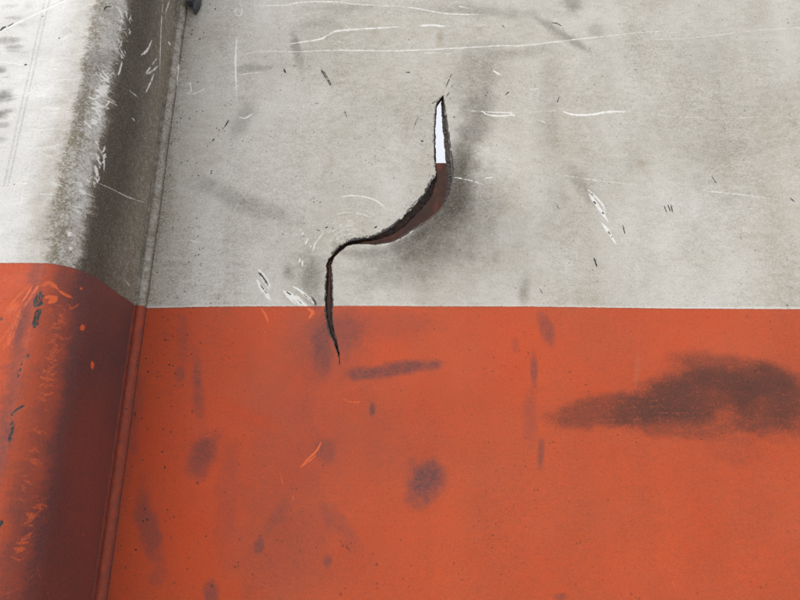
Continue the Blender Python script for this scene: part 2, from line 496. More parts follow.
# grime gathered beside the weld
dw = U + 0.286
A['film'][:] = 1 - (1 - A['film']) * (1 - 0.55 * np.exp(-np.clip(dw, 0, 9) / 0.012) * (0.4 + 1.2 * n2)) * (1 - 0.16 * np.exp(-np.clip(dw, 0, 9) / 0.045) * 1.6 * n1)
B, K = panel.blob, panel.stroke
# smudges on the white, with vertical panel shading painted as bands
for a in ((457, 188, 19, 60, .84, 8), (438, 220, 44, 26, .60, -30), (464, 150, 20, 60, .45, 12), (450, 205, 22, 34, .40, 10), (478, 100, 18, 60, .30, 18), (480, 60, 34, 26, .20, -20), (424, 246, 52, 24, .52, -14), (405, 266, 66, 26, .34, -8),
          (472, 205, 34, 56, .34, 14), (482, 118, 16, 34, .30, 10), (463, 80, 16, 30, .22, 25), (573, 4, 12, 15, .52, 0), (548, 95, 13, 70, .16, 2),  # last entry and the first below: panel shading painted as bands
          (556, 180, 12, 60, .08, 2), (243, 118, 11, 34, .34, 28), (297, 50, 6, 27, .46, -14), (255, 68, 38, 4.5, .34, -3), (320, 24, 28, 9, .30, -8),
          (345, 9, 50, 7, .22, 0), (250, 205, 62, 13, .34, 19), (205, 185, 22, 14, .26, 10), (288, 271, 8.5, 11, .50, 0), (313, 278, 18, 30, .46, 6),
          (524, 291, 8, 20, .34, 4), (583, 184, 10, 30, .30, -38), (520, 52, 45, 7, .24, -6), (480, 11, 90, 7, .30, 2), (390, 120, 70, 40, .08, 0),
          (596, 30, 9, 7, .26, 0), (455, 235, 70, 50, .14, -30), (230, 250, 10, 60, .10, 3), (610, 60, 30, 40, .08, 0), (700, 60, 40, 30, .12, 20), (730, 150, 60, 14, .10, -6)):
    B('soot_and_shade', a[0], a[1], a[2] * 1.18, a[3] * 1.18, a[4], ang=a[5], edge=.85, rough=.38, fine=.25)
K('soot_and_shade', [(537, 17), (556, 30), (588, 51)], 8, .42, soft=5)
K('soot_and_shade', [(457, 150), (459, 175), (456, 196), (448, 210), (432, 226), (412, 240)], 12, .42, soft=10)
K('soot_and_shade', [(335, 243), (345, 252), (380, 252), (415, 240), (440, 222)], 9, .40, soft=7)
for a in ((440, 38, 6, 14, .40, 0), (495, 258, 6, 10, .32, 0), (640, 164, 7, 6, .45, 0), (563, 196, 6, 14, .30, -12), (330, 165, 8, 16, .26, 10), (524, 296, 8, 16, .26, 0),
          (375, 30, 8, 12, .22, 0), (205, 150, 26, 70, .14, 6), (215, 30, 24, 28, .12, 0), (388, 75, 8, 14, .22, 0), (405, 130, 6, 26, .25, 12), (480, 30, 6, 8, .2, 0)):
    B('warm', *a[:5], ang=a[5], edge=.9, rough=.4, fine=.4)
# smudges on the orange
for a in ((395, 369, 58, 8, .66, -8), (372, 410, 4, 10, .70, 4), (424, 482, 22, 25, .74, 10), (546, 328, 8, 20, .46, -14), (534, 371, 5, 22, .54, 0), (541, 452, 4.5, 20, .50, 4),
          (515, 345, 4, 9, .24, 0), (203, 452, 17, 27, .58, 18), (148, 528, 12, 52, .52, -10), (210, 592, 8, 15, .55, 0), (260, 546, 6, 10, .50, 0), (328, 561, 5, 8, .48, 0),
          (340, 525, 30, 11, .26, 48), (276, 517, 24, 7, .22, -58), (326, 450, 13, 15, .36, 0), (180, 374, 6, 8, .38, 0), (322, 342, 13, 38, .52, -4), (345, 330, 22, 26, .30, 0),
          (300, 345, 34, 30, .14, 0), (560, 597, 8, 5, .42, 0), (198, 392, 7, 42, .40, -3), (130, 420, 12, 70, .24, 8), (530, 415, 8, 30, .26, 0), (375, 325, 70, 16, .18, 0),
          (285, 470, 62, 120, .17, 0), (345, 420, 60, 80, .12, 0), (300, 560, 90, 50, .11, 0), (228, 500, 14, 70, .18, 4), (330, 345, 40, 40, .20, 0), (410, 440, 60, 60, .08, 0), (183, 335, 7, 30, .2, 0), (126, 390, 9, 30, .25, 8)):
    B('soot_and_shade', a[0], a[1], a[2] * 1.22, a[3] * 1.25, a[4], ang=a[5], edge=.7, rough=.36, fine=.32)
# the big gritty patch
for a in ((700, 394, 78, 38, .80, -4), (612, 411, 78, 22, .66, -6), (768, 400, 50, 50, .78, 20), (690, 424, 90, 20, .52, 2), (735, 374, 84, 24, .62, 12), (735, 450, 40, 22, .20, 0), (660, 402, 70, 28, .52, -12), (795, 405, 34, 42, .50, 0)):
    B('grit', *a[:5], ang=a[5], edge=.5, rough=.20)
for a in ((724, 414, 20, 13, -.42, -20), (745, 436, 22, 9, -.5, 10)):
    B('grit', *a[:5], ang=a[5], edge=.95, rough=.4)
for a in ((686, 388, 34, 17, .20, -30), (754, 386, 30, 13, .16, 0)):
    B('soot_and_shade', *a[:5], ang=a[5], edge=.95, rough=.5, fine=.6)
B('soot_and_shade', 240, 412, 60, 11, -.8, ang=27, edge=.9, rough=.3)
for y in (402, 408, 414, 421):
    for _ in range(4):
        x = random.uniform(575, 690); l = random.uniform(8, 40)
        K('fresh_and_glint', [(x, y), (x + l / 2, y - 1.2), (x + l, y - 2)], .7, .42, soft=.7, brk=.45)
B('dust_and_haze', 637, 371, 4, 24, .75, ang=6, edge=.6, rough=.15)
# stronger orange: a cleaner arc, and less painted sky haze near the post
for a in ((240, 412, 66, 15, -.9, 27), (232, 345, 34, 44, -.85, 0), (150, 420, 44, 110, -.85, 8), (178, 520, 30, 80, -.7, 0)):
    B('dust_and_haze', *a[:5], ang=a[5], edge=.9, rough=.4)
# pale rubbing round the fold of the tear
B('fresh_and_glint', 346, 224, 24, 13, .30, edge=.95, rough=.3, fine=.3)
B('dust_and_haze', 340, 225, 60, 36, .45, edge=.95, rough=.3)
for i in range(17):
    r = 14 + i * 2.6 + random.uniform(-1, 1)
    a0, a1 = random.uniform(190, 235), random.uniform(265, 318)
    if i > 9: a0, a1 = random.uniform(236, 262), random.uniform(290, 330)
    pts = [(350 + r * 1.0 * math.cos(math.radians(a)), 252 + r * 0.98 * math.sin(math.radians(a))) for a in np.linspace(a0, a1, 7)]
    K('fresh_and_glint', pts, random.uniform(.6, 1.2), random.uniform(.30, .62), soft=.9, brk=random.uniform(.25, .46))
K('fresh_and_glint', [(340, 197), (352, 195.5), (366, 197), (377, 201), (387, 209)], 1.3, .8, brk=.2)
K('fresh_and_glint', [(312.5, 251), (316, 242), (323, 233)], 1.8, .8, brk=.3)
for q in ((303, 232), (300, 228), (308, 238), (296, 233), (310, 245), (302, 260)):
    K('fresh_and_glint', [q, (q[0] + random.uniform(-3, 4), q[1] + random.uniform(2, 6))], 1.6, .7, brk=.25)
for q in ((325, 227), (331, 228), (317, 230), (302, 236), (319, 206)):
    K('bare', [q, (q[0] + 3, q[1] + .6)], 1.6, .8, brk=.3)
# long scratches
FS = [([(235, 58), (245, 54), (262, 51.5), (300, 52), (330, 51), (400, 51), (450, 48), (500, 45), (520, 45), (560, 41), (607, 36), (660, 31)], 1.1, .85, .12),
      ([(285, 45), (300, 43), (320, 40), (328, 36), (336, 32), (360, 30), (405, 27)], 1.7, .80, .32), ([(244, 2), (262, 5), (285, 5), (300, 2.5), (330, 2), (360, 5), (396, 6.5)], 1.3, .75, .25),
      ([(396, 6), (420, 9), (445, 13), (486, 14)], 1.3, .8, .2), ([(237, 35), (235.5, 58), (236, 84), (237, 100), (240, 108)], 1.8, .8, .28), ([(239, 117), (245, 118), (252, 114)], 2, .8, .3),
      ([(237, 75), (250, 73), (263, 72)], 1.1, .65, .2), ([(239, 1), (242, 8), (240, 15), (235, 13), (237, 5)], 1.2, .65, .25), ([(418, 26), (432, 25), (446, 26)], 2, .85, .38),
      ([(473, 25), (479, 24.5), (485, 24)], 2.2, .85, .3), ([(455, 5), (465, 7), (474, 9)], 1.6, .7, .5), ([(455, 109), (480, 112), (520, 113)], 1.0, .6, .3),
      ([(482, 111), (487, 115), (500, 116.5), (516, 115)], 1.6, .95, .1), ([(486, 112.5), (500, 113), (510, 113)], 1.2, .9, .1), ([(508, 112), (515, 117)], 1.3, .85, .1),
      ([(520, 113), (540, 112), (562, 111)], .9, .55, .35), ([(563, 112), (572, 115), (588, 115.5), (606, 112.5), (625, 112)], 2.4, .95, .15), ([(493, 70), (500, 75)], 1.4, .9, .1),
      ([(471, 61), (482, 66), (491, 71)], .8, .45, .3), ([(560, 176), (580, 178), (600, 181), (640, 185)], 1.1, .6, .35), ([(700, 190), (740, 194), (776, 199)], 1.0, .7, .25),
      ([(540, 231), (600, 229), (660, 226), (720, 214), (800, 200)], .8, .35, .3), ([(452, 182), (470, 186), (482, 190)], 1.4, .7, .35), ([(483, 183), (491, 182)], 1.2, .7, .3),
      ([(178, 64), (180, 74), (183, 84), (185, 92)], 1.4, .0, .2), ([(185, 93), (190, 94), (196, 93), (206, 88)], 1.3, .75, .25), ([(187, 85), (190, 83), (191, 91), (187, 93)], 1.3, .8, .2),
      ([(190, 240), (196, 242), (201, 242)], 1.6, .6, .25), ([(420, 53), (440, 53), (456, 54)], 1, .55, .4), ([(330, 40), (350, 44), (370, 36)], 1, .4, .35),
      ([(344, 25), (350, 30), (346, 33)], 1.2, .5, .2), ([(290, 14), (310, 20), (330, 25)], .9, .4, .3), ([(540, 121), (546, 124)], 1.1, .6, .2), ([(528, 90), (540, 89)], .9, .6, .3),
      ([(430, 163), (470, 160), (500, 158)], .7, .3, .4), ([(350, 198), (400, 197), (425, 195)], .7, .25, .3), ([(640, 40), (690, 38), (760, 30), (830, 26)], 1, .55, .3), ([(625, 112), (700, 118), (790, 116)], 1.0, .45, .4)]
for p, w, s, b in FS:
    if s: K('fresh_and_glint', p, w * .9, s, soft=.75, brk=b * .85)
# gouges with white rims and dark cores
for p, w in (([(588, 190), (594, 195), (600, 201)], 2.4), ([(589, 194), (597, 205), (608, 221)], 2.6), ([(593, 195), (602, 204), (606, 213)], 2.0), ([(602, 223), (608, 231), (616, 244)], 2.4),
             ([(259, 270), (264, 276), (270, 287)], 4.2), ([(257, 280), (262, 288), (270, 299)], 4.0), ([(284, 291), (294, 297), (306, 305)], 6.0), ([(293, 286), (301, 291), (314, 303)], 2.0),
             ([(289, 297), (297, 303), (304, 306)], 3.5), ([(261, 276), (266, 284), (270, 292)], 2.2), ([(299, 262), (300, 258)], 2)):
    K('fresh_and_glint', p, w, .95, soft=.8, brk=.12)
for p, w, b in (([(590, 197), (599, 208), (606, 217)], 1.6, .52), ([(589, 191), (594, 196)], 1.3, .3), ([(605, 227), (610, 234), (614, 240)], 1.5, .45), ([(257, 271), (263, 277), (269, 287)], 2.3, .1),
                ([(260, 284), (264, 290), (267, 294)], 1.6, .2), ([(286, 291), (291, 295)], 1.4, .2), ([(297, 299), (302, 304)], 1.4, .4), ([(300, 290), (306, 296), (312, 301)], 1.2, .35), ([(311, 296), (315, 302), (315, 306)], 2.2, .2),
                ([(321, 70), (326, 77), (331, 86)], 3.2, .12), ([(344, 111), (347, 118)], 2.0, .25), ([(594, 258), (597, 267)], 2.0, .1), ([(623, 224), (625, 234)], 1.5, .15), ([(664, 205), (667, 212)], 1.3, .1),
                ([(668, 204), (671, 212)], 1.3, .1), ([(671, 204), (673, 212)], 1.0, .1), ([(284, 69), (285.5, 73)], 2.0, .1), ([(222, 127), (225, 132)], 1.7, .2), ([(207, 147), (215, 138)], 1.7, .35), ([(229, 120), (224, 128)], 1.3, .3),
                ([(551, 22), (557, 23), (562, 26)], 1.4, .2), ([(502, 24), (505, 27)], 1.3, .1), ([(406, 73), (410, 73)], 1.7, .1), ([(618, 163), (622, 161)], 1.6, .3), ([(539, 288), (543, 295)], 1.2, .1),
                ([(443, 94), (447, 85), (452, 73)], 1.3, .35), ([(446, 98), (450, 91), (453, 84)], 1.1, .42), ([(437, 101), (431, 105), (426, 109)], 1.2, .4), ([(421, 112), (417, 120), (413, 131)], 1.0, .48),
                ([(449, 100), (452, 97)], 1.4, .3), ([(421, 141), (423, 142)], 2.6, .0), ([(374, 228), (377, 226)], 1.6, .1), ([(453, 119), (455, 117)], 1.5, .2), ([(505, 96), (509, 92)], 1.3, .3), ([(512, 92), (514, 95)], 1.4, .3),
                ([(557, 103), (559, 97)], 1.2, .3), ([(325, 308), (321, 318)], 1.0, .4), ([(556, 205), (559, 212)], 1.3, .4), ([(712, 176), (717, 184)], 1.2, .3), ([(790, 198), (795, 202)], 1.5, .2), ([(328, 318), (323, 320)], 1.3, .1)):
    K('bare', p, w * .85, .84, soft=.7, brk=b + .06)
off = lambda P_, dx, dy: [(q[0] + dx, q[1] + dy) for q in P_]
K('fresh_and_glint', off(RF[7:14], .8, 1.0), 1.3, .62, soft=.7, brk=.34)  # this and the next line paint a highlight along the torn rim
K('fresh_and_glint', off(RF[14:19], .6, 1.2), 1.1, .45, soft=.7, brk=.42)
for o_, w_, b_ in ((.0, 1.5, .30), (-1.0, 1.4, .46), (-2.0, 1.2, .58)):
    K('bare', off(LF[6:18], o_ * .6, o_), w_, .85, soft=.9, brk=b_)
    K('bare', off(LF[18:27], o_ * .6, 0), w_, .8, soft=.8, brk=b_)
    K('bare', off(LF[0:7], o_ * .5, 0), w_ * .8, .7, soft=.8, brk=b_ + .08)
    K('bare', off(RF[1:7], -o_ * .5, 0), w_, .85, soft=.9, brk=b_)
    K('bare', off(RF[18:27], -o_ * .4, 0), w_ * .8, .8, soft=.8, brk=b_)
for _ in range(30):
    q = random.choice(list(LF[7:16])); x_, y_ = q[0] + random.uniform(-8, 6), q[1] - random.uniform(1, 9)
    K('bare', [(x_, y_), (x_ + random.uniform(-1.5, 1.5), y_ + random.uniform(-2.5, 0))], .9, .7, soft=.6, brk=.3)
# scratches on the orange: lighter paint, a few flecks
for p, w, s, b in (([(261, 308), (265, 314), (268, 322)], 1.6, 1, .15), ([(264, 312), (267, 318)], 2, 1, .1), ([(266, 330), (264, 337), (267, 345)], 1.6, .8, .4), ([(303, 464), (310, 457), (317, 450), (321, 442)], 2.0, 1, .12),
                   ([(300, 467), (309, 461), (316, 455)], 1.3, .9, .25), ([(340, 397), (346, 400), (353, 402), (368, 401)], 1.0, .9, .4), ([(308, 308), (312, 312), (309, 318)], 3.5, .9, .2), ([(312, 309), (314, 314)], 2.5, .9, .2),
                   ([(280, 472), (283, 484)], 1.4, .7, .3), ([(206, 436), (214, 434)], 1, .6, .2), ([(160, 455), (172, 452)], .9, .5, .3), ([(300, 506), (330, 507)], .7, .35, .3), ([(293, 496), (294, 500)], 1, .9, .1),
                   ([(128, 500), (134, 497)], 1, .6, .2), ([(672, 580), (676, 590)], .9, .6, .2), ([(220, 382), (228, 388), (240, 392)], .8, .3, .2)):
    K('fresh_and_glint', p, w, s, soft=.7, brk=b)
for q in ((214, 492), (313, 546), (490, 377), (400, 401), (712, 321), (673, 515), (640, 590), (240, 370), (553, 309)):
    K('fresh_and_glint', [q, (q[0] + 1.2, q[1] - 1)], 1.6, .0, soft=.6)
K('bare', [(338, 540), (345, 546), (352, 553)], 1.2, .55, brk=.3)
K('bare', [(308, 366), (325, 370), (345, 372)], .9, .35, brk=.3)
for q in ((170, 395), (179, 387), (182, 385), (163, 429), (140, 470), (130, 555), (134, 575), (142, 460), (164, 333), (150, 346), (566, 419), (585, 385), (569, 372), (400, 540)):
    K('bare', [q, (q[0] + 1.0, q[1] + .4)], 1.5, .85)
# film thinned to a light line along the paint edge on the white side
A['film'][:] *= 1 - 0.75 * np.exp(-((A['edge'] - 0.0012) / 0.0010) ** 2)
for k in ('film', 'soot_and_shade', 'grit', 'warm', 'dust_and_haze'):
    np.clip(A[k], 0, 1, out=A[k])

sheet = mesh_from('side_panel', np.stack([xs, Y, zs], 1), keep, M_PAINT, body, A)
# the two torn lips: the broken thickness of the plate
def lip(front, back, seed, curl):
    r = np.random.default_rng(seed)
    rows, t = [], np.linspace(0, 1, NT)
    end = np.clip(np.minimum(t, 1 - t) * 25, 0, 1)[:, None]
    for k, w in enumerate((0, .22, .5, .8, 1.0)):
        e = (r.random((NT, 3)) - 0.5) * np.array([.0007, .0012, .0007]) * (0 if k == 0 else 1) * end
        p = front + (back - front) * w + e
        p[:, 1] += curl * math.sin(w * math.pi) * end[:, 0]
        rows.append(p)
    last = back + (front - back) * 0.8 * end; last[:, 1] = back[:, 1] + 0.004
    rows.append(last)
    return np.array(rows).reshape(-1, 3)
f_l, f_r = lf.copy(), rf.copy()
for f in (f_l, f_r):
    f[:, 1] += 0.0001
mesh_from('torn_edge', lip(f_l, lb, 5, .0006), grid_faces(6, NT), M_TORN, sheet)
mesh_from('torn_edge', lip(f_r, rb, 6, .0006), grid_faces(6, NT), M_TORN, sheet)

# ---- the upright post: a square channel with a rounded corner
XS, YF = -0.2985, -0.1355           # side face and front face
def post_profile():
    p = [(-0.5055, 0.0), (-0.5055, -0.105)]
    for a in np.linspace(0, 90, 8)[1:]:
        p.append((-0.5055 + 0.031 * (1 - math.cos(math.radians(a))), -0.1045 - 0.031 * math.sin(math.radians(a))))
    cx = -0.3615                      # faint vertical crease in the front face
    p += [(-0.44, YF), (cx - 0.0016, YF), (cx, YF + 0.0001), (cx + 0.0016, YF), (-0.345, YF)]
    for a in np.linspace(0, 90, 14)[1:]:
        s, c = math.sin(math.radians(a)), math.cos(math.radians(a))
        p.append((-0.331 + 0.0325 * s ** 1.0, YF + 0.041 * (1 - c)))
    p += [(XS, -0.06), (XS + 0.0004, -0.03), (XS + 0.0008, -0.0045)]
    return np.array(p)
PP = post_profile()
PS = np.concatenate([[0], np.cumsum(np.linalg.norm(np.diff(PP, axis=0), axis=1))])
def hit_post(px, py):
    a, f, h = ray(px, py)
    best = None
    for i in range(len(PP) - 1):
        (x0, y0), (x1, y1) = PP[i], PP[i + 1]
        dx, dy = x1 - x0, y1 - y0
        det = a * -dy + f * dx
        if abs(det) < 1e-12: continue
        bx, by = x0, y0 + DIST
        k = (bx * -dy + by * dx) / det
        t = (a * by - f * bx) / det
        if k > 0 and -1e-6 <= t <= 1 + 1e-6 and (best is None or k < best[0]):
            best = (k, PS[i] + t * (PS[i + 1] - PS[i]), EYE + h * k)
    if best is None:                  # beyond the post: take its last edge
        k = (DIST - 0.0045) / f
        return np.array([PS[-1], EYE + h * k])
    return np.array(best[1:])
u_of = lambda px, py: hit_post(px, py)[0]
UF = np.interp(-0.445, PP[8:13, 0], PS[8:13])
post = Sheet(spaced(0, UF, PS[-1], PS[-1], 0.0009, 30), ZL, hit_post)
U, Z = post.U, post.Z
A = post.A
A['edge'][:] = Z - PAINT_Z
n1, n2, n3 = fbm(U, Z, 9, 131), fbm(U, Z, 30, 141), fbm(U * 3.0, Z * 0.3, 16, 151)
streak = fbm(U * 0.5, Z * 4, 16, 161)
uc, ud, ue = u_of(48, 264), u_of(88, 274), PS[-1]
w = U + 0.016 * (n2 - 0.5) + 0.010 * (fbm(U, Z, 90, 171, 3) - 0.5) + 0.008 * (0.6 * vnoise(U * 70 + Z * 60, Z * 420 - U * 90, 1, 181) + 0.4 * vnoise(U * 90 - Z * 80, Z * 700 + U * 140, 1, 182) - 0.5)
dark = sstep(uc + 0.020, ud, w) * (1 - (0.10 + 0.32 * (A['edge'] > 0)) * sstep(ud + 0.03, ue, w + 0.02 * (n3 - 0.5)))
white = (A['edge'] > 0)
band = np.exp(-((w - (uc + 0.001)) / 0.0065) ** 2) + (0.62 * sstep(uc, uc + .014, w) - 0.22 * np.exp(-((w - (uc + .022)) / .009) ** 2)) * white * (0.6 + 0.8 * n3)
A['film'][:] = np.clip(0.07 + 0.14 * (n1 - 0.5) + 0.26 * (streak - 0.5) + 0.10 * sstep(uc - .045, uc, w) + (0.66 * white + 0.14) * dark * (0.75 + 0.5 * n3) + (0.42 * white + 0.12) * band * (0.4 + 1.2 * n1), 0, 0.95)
A['soot_and_shade'][:] = np.clip((0.82 + 0.10 * white) * dark * (0.72 + 0.56 * n1) * (1 - 0.55 * sstep(ud + 0.02, ue, w) * white) + (~white) * (0.48 * np.exp(-((w - u_of(29, 300)) / 0.0080) ** 2) + 0.52 * sstep(uc - 0.004, uc + 0.016, w) * (1 - dark) * (0.4 + 1.2 * n2)), 0, .95)
A['dust_and_haze'][:] = np.clip(0.06 * n1 + 0.30 * (~white), 0, 1)
A['speck'][:] = 0.25
A['warm'][:] = np.clip(0.35 * np.exp(-((w - (uc - 0.014)) / 0.014) ** 2) * n1 * 1.5 * white + 0.22 * sstep(ud + .02, ue, w) * white, 0, 1)
B, K = post.blob, post.stroke
for a in ((8, 40, 18, 5, .50, -4), (2, 70, 12, 6, .6, 0), (4, 98, 22, 7, .62, -6), (0, 116, 14, 6, .6, 0), (2, 140, 10, 5, .35, 0), (12, 18, 14, 3, .3, 0), (15, 47, 14, 3.5, .5, -4), (4, 92, 14, 7, .50, -6), (14, 51, 14, 3, .42, 0), (6, 112, 12, 4, .45, -6), (3, 125, 9, 4, .4, 0), (20, 25, 12, 4, .22, 0), (6, 77, 8, 2, .34, 0), (28, 6, 7, 6, .22, 0), (97, 66, 17, 26, .34, 25), (80, 110, 9, 40, .30, 14),
          (10, 6, 14, 3, .18, 0), (48, 225, 8, 40, .20, 12), (20, 330, 8, 40, .34, 12), (6, 440, 10, 70, .30, 10)):
    B('soot_and_shade', *a[:5], ang=a[5], edge=.9, rough=.5, fine=.35)
for dx in (0, 4.5):
    K('soot_and_shade', [(46 + dx, -4), (25 + dx * .95, 90), (4 + dx * .9, 186)], 1.1, .30, soft=1.2, brk=.25, taper=False)
K('fresh_and_glint', [(0, 31), (14, 24), (40, 12), (66, 0)], 1.6, .8, soft=.8, brk=.1)
# pale bruising along the corner: many short scrapes
def scrapes(path, n, spread, length, ang, dev, w, s, brk, attr='fresh_and_glint'):
    path = resample(smooth_line(np.array(path, float), 6), 60)
    for _ in range(n):
        x, y = path[random.randrange(60)]
        x += random.gauss(0, spread); y += random.gauss(0, 4)
        a = math.radians(random.gauss(ang, dev)); l = random.uniform(.4, 1.3) * length
        dx, dy = math.cos(a) * l / 2, math.sin(a) * l / 2
        K(attr, [(x - dx, y - dy), (x + random.uniform(-.6, .6), y + random.uniform(-.6, .6)), (x + dx, y + dy)], random.uniform(.6, 1.4) * w, random.uniform(.6, 1) * s, soft=.8, brk=brk)
C1 = [(108, 74), (101, 95), (98, 112), (91, 126)]
streaks(post, 'fresh_and_glint', C1, 7, -28, 1.0, .54, 60, 420)
streaks(post, 'fresh_and_glint', C1, 6, 35, .95, .56, 70, 420)
streaks(post, 'fresh_and_glint', C1, 10, -10, .8, .64, 90, 600)
streaks(post, 'fresh_and_glint', [(118, 0), (122, 20), (120, 40), (116, 64)], 9, -35, .55, .66, 90, 520)
streaks(post, 'fresh_and_glint', [(118, 0), (122, 20), (120, 40), (116, 64)], 9, 50, .5, .66, 110, 500)
streaks(post, 'fresh_and_glint', [(98, 130), (99, 150), (98, 170), (94, 184)], 6, -40, .8, .60, 90, 450)
streaks(post, 'fresh_and_glint', [(104, 145), (104, 165), (99, 180)], 3.5, 75, .8, .56, 60, 450)
streaks(post, 'fresh_and_glint', [(92, 178), (80, 184), (82, 200), (74, 226)], 7, -12, .7, .62, 80, 480)
streaks(post, 'fresh_and_glint', [(112, 30), (98, 110), (84, 190), (70, 255)], 12, -30, .42, .66, 130, 520)
streaks(post, 'fresh_and_glint', [(60, 60), (45, 130), (30, 200)], 40, 3, .35, .66, 30, 420)
scrapes(C1, 26, 4, 12, 25, 22, 1.3, 1.0, .22)
scrapes(C1, 10, 3, 9, 150, 20, 1.1, .95, .25)
scrapes([(126, 6), (130, 28), (122, 60)], 14, 2, 8, 75, 20, 1.1, .8, .28)
for p, w_, s, b in (([(163, 0), (161, 30), (160, 60), (160, 74)], 1.3, .62, .35), ([(152, 40), (147, 50), (141, 55)], 1.4, .75, .25), ([(157, 58), (149, 69), (144, 76)], 1.2, .7, .32), ([(158, 66), (152, 71), (147, 74)], 1.3, .65, .3),
                    ([(154, 74), (150, 84), (146, 92)], 1.5, .75, .28), ([(168, 42), (171, 45), (173, 47)], 1.4, .75, .2), ([(170, 0), (167, 8), (165, 15)], 1.3, .6, .3), ([(129, 90), (134, 94), (138, 97)], 1.1, .65, .3), ([(122, 62), (120, 70), (118, 75)], 1.5, .85, .2),
                    ([(94, 182), (110, 188), (128, 197), (146, 203)], 1.1, .62, .22), ([(0, 31), (14, 24), (40, 12), (66, 0)], 1.8, .9, .15), ([(60, 40), (68, 36), (74, 34)], 1.1, .6, .2), ([(0, 61), (14, 63), (26, 65)], 1.2, .7, .2), ([(45, 105), (62, 110), (80, 116)], 1.0, .6, .3),
                    ([(0, 100), (20, 96), (34, 95)], 1.0, .6, .3), ([(22, 144), (40, 152), (60, 160)], .9, .5, .3), ([(132, 118), (135, 121)], 1.1, .6, .2), ([(70, 232), (69, 236)], 5, .9, .2), ([(71, 246), (70, 250)], 2.5, .8, .2), ([(125, 280), (130, 286)], 1.1, .5, .3),
                    ([(12, 184), (30, 183)], 1.2, .7, .3), ([(50, 182), (62, 186)], 2.2, .7, .3), ([(80, 192), (92, 196), (97, 198)], 1.2, .7, .3), ([(100, 150), (104, 160), (104, 172)], 1.2, .85, .2)):
    K('fresh_and_glint', p, w_, s, soft=.8, brk=b)
for p, w_, b in (([(0, 31), (3, 28), (6, 27)], 2.0, .2), ([(7, 27), (14, 23)], 1.4, .3), ([(104, 11), (106, 7), (112, 7)], 1.4, .1), ([(59, 39), (60, 38)], 1.6, 0), ([(25, 64), (26, 65)], 1.8, 0), ([(42, 17), (44, 16)], 1.4, 0), ([(14, 184), (15, 185)], 2.2, 0), ([(132, 268), (133, 270)], 1.8, 0)):
    K('bare', p, w_, .85, soft=.7, brk=b)
# chips down to the steel on the orange, with bright orange round them
for p, w_, b in (([(41, 292), (39, 300), (35, 307)], 8.5, .05), ([(40, 308), (37, 316), (34, 328)], 5.5, .28), ([(31, 355), (24, 358), (19, 357)], 3.0, .35), ([(22, 362), (20, 370), (18, 378)], 4.0, .35), ([(25, 405), (18, 409), (12, 414)], 2.6, .35),
                 ([(12, 414), (12, 428), (9, 444)], 3.0, .42), ([(1, 520), (0, 526)], 4, .2), ([(0, 320), (3, 318)], 3, .3)):
    K('bare', p, w_, .8, soft=.9, brk=b)
for p, w_, s, b in (([(38, 286), (30, 298), (23, 308)], 3.2, .95, .15), ([(32, 286), (26, 296), (22, 301)], 1.8, .8, .25), ([(40, 286), (50, 283), (58, 289)], 4.0, .9, .18), ([(58, 290), (66, 295), (72, 298)], 3.0, .85, .25), ([(46, 297), (55, 298), (48, 303)], 5, .9, .25),
                    ([(82, 325), (83, 330)], 5, .9, .15), ([(92, 362), (93, 368)], 4.5, 1, .1), ([(68, 310), (76, 306), (80, 303)], 1.2, .6, .2), ([(80, 288), (82, 289)], 2, .7, 0), ([(20, 310), (12, 330), (8, 345)], 7, .45, .25),
                    ([(38, 560), (38, 572), (44, 583), (50, 600)], 1.2, .38, .15), ([(36, 572), (30, 578), (22, 582)], 2.0, .6, .3), ([(106, 478), (112, 470), (113, 462)], .9, .35, .3), ([(73, 535), (88, 535)], .9, .35, .3)):
    K('fresh_and_glint', p, w_, s, soft=1.0, brk=b)
B('film', 55, 420, 11, 120, -.5, ang=12, edge=.9, rough=.4)
streaks(post, 'fresh_and_glint', [(62, 305), (60, 328), (52, 350), (50, 372), (46, 392)], 11, -14, .50, .58, 60, 480)
streaks(post, 'fresh_and_glint', [(62, 305), (60, 328), (52, 350), (50, 372), (46, 392)], 11, 30, .45, .60, 110, 480)
streaks(post, 'fresh_and_glint', [(54, 330), (44, 400), (34, 450), (24, 500)], 12, -30, .4, .56, 110, 420)
streaks(post, 'fresh_and_glint', [(44, 505), (30, 520), (26, 535), (18, 560)], 10, -10, .50, .58, 70, 480)
streaks(post, 'fresh_and_glint', [(40, 500), (26, 540), (10, 590)], 12, 25, .4, .56, 90, 420)
streaks(post, 'fresh_and_glint', [(20, 285), (14, 310), (8, 340)], 12, 60, .45, .54, 50, 380)
scrapes([(62, 305), (55, 345), (46, 392)], 34, 6, 12, 12, 30, 1.2, .5, .34)
for a in ((95, 432, 5, 8, .20, 0), (64, 529, 6, 5, .22, 0), (114, 340, 6, 40, .16, 8), (100, 300, 8, 40, .14, 8)):
    B('dust_and_haze', *a[:5], ang=a[5], edge=.9, rough=.4)
for k in ('film', 'soot_and_shade', 'grit', 'warm', 'dust_and_haze'):
    np.clip(A[k], 0, 1, out=A[k])
PXv = np.interp(U, PS, PP[:, 0]); PYv = np.interp(U, PS, PP[:, 1])
dent = (fbm(U, Z, 26, 191, 3) - 0.5) * 0.0012
PYv = PYv + dent * (U > 0.02) * (U < PS[-1] - 0.02)
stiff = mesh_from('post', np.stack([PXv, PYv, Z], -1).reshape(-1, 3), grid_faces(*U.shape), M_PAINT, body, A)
stiff['label'] = 'upright square post with scraped rounded corner and grimy side face'

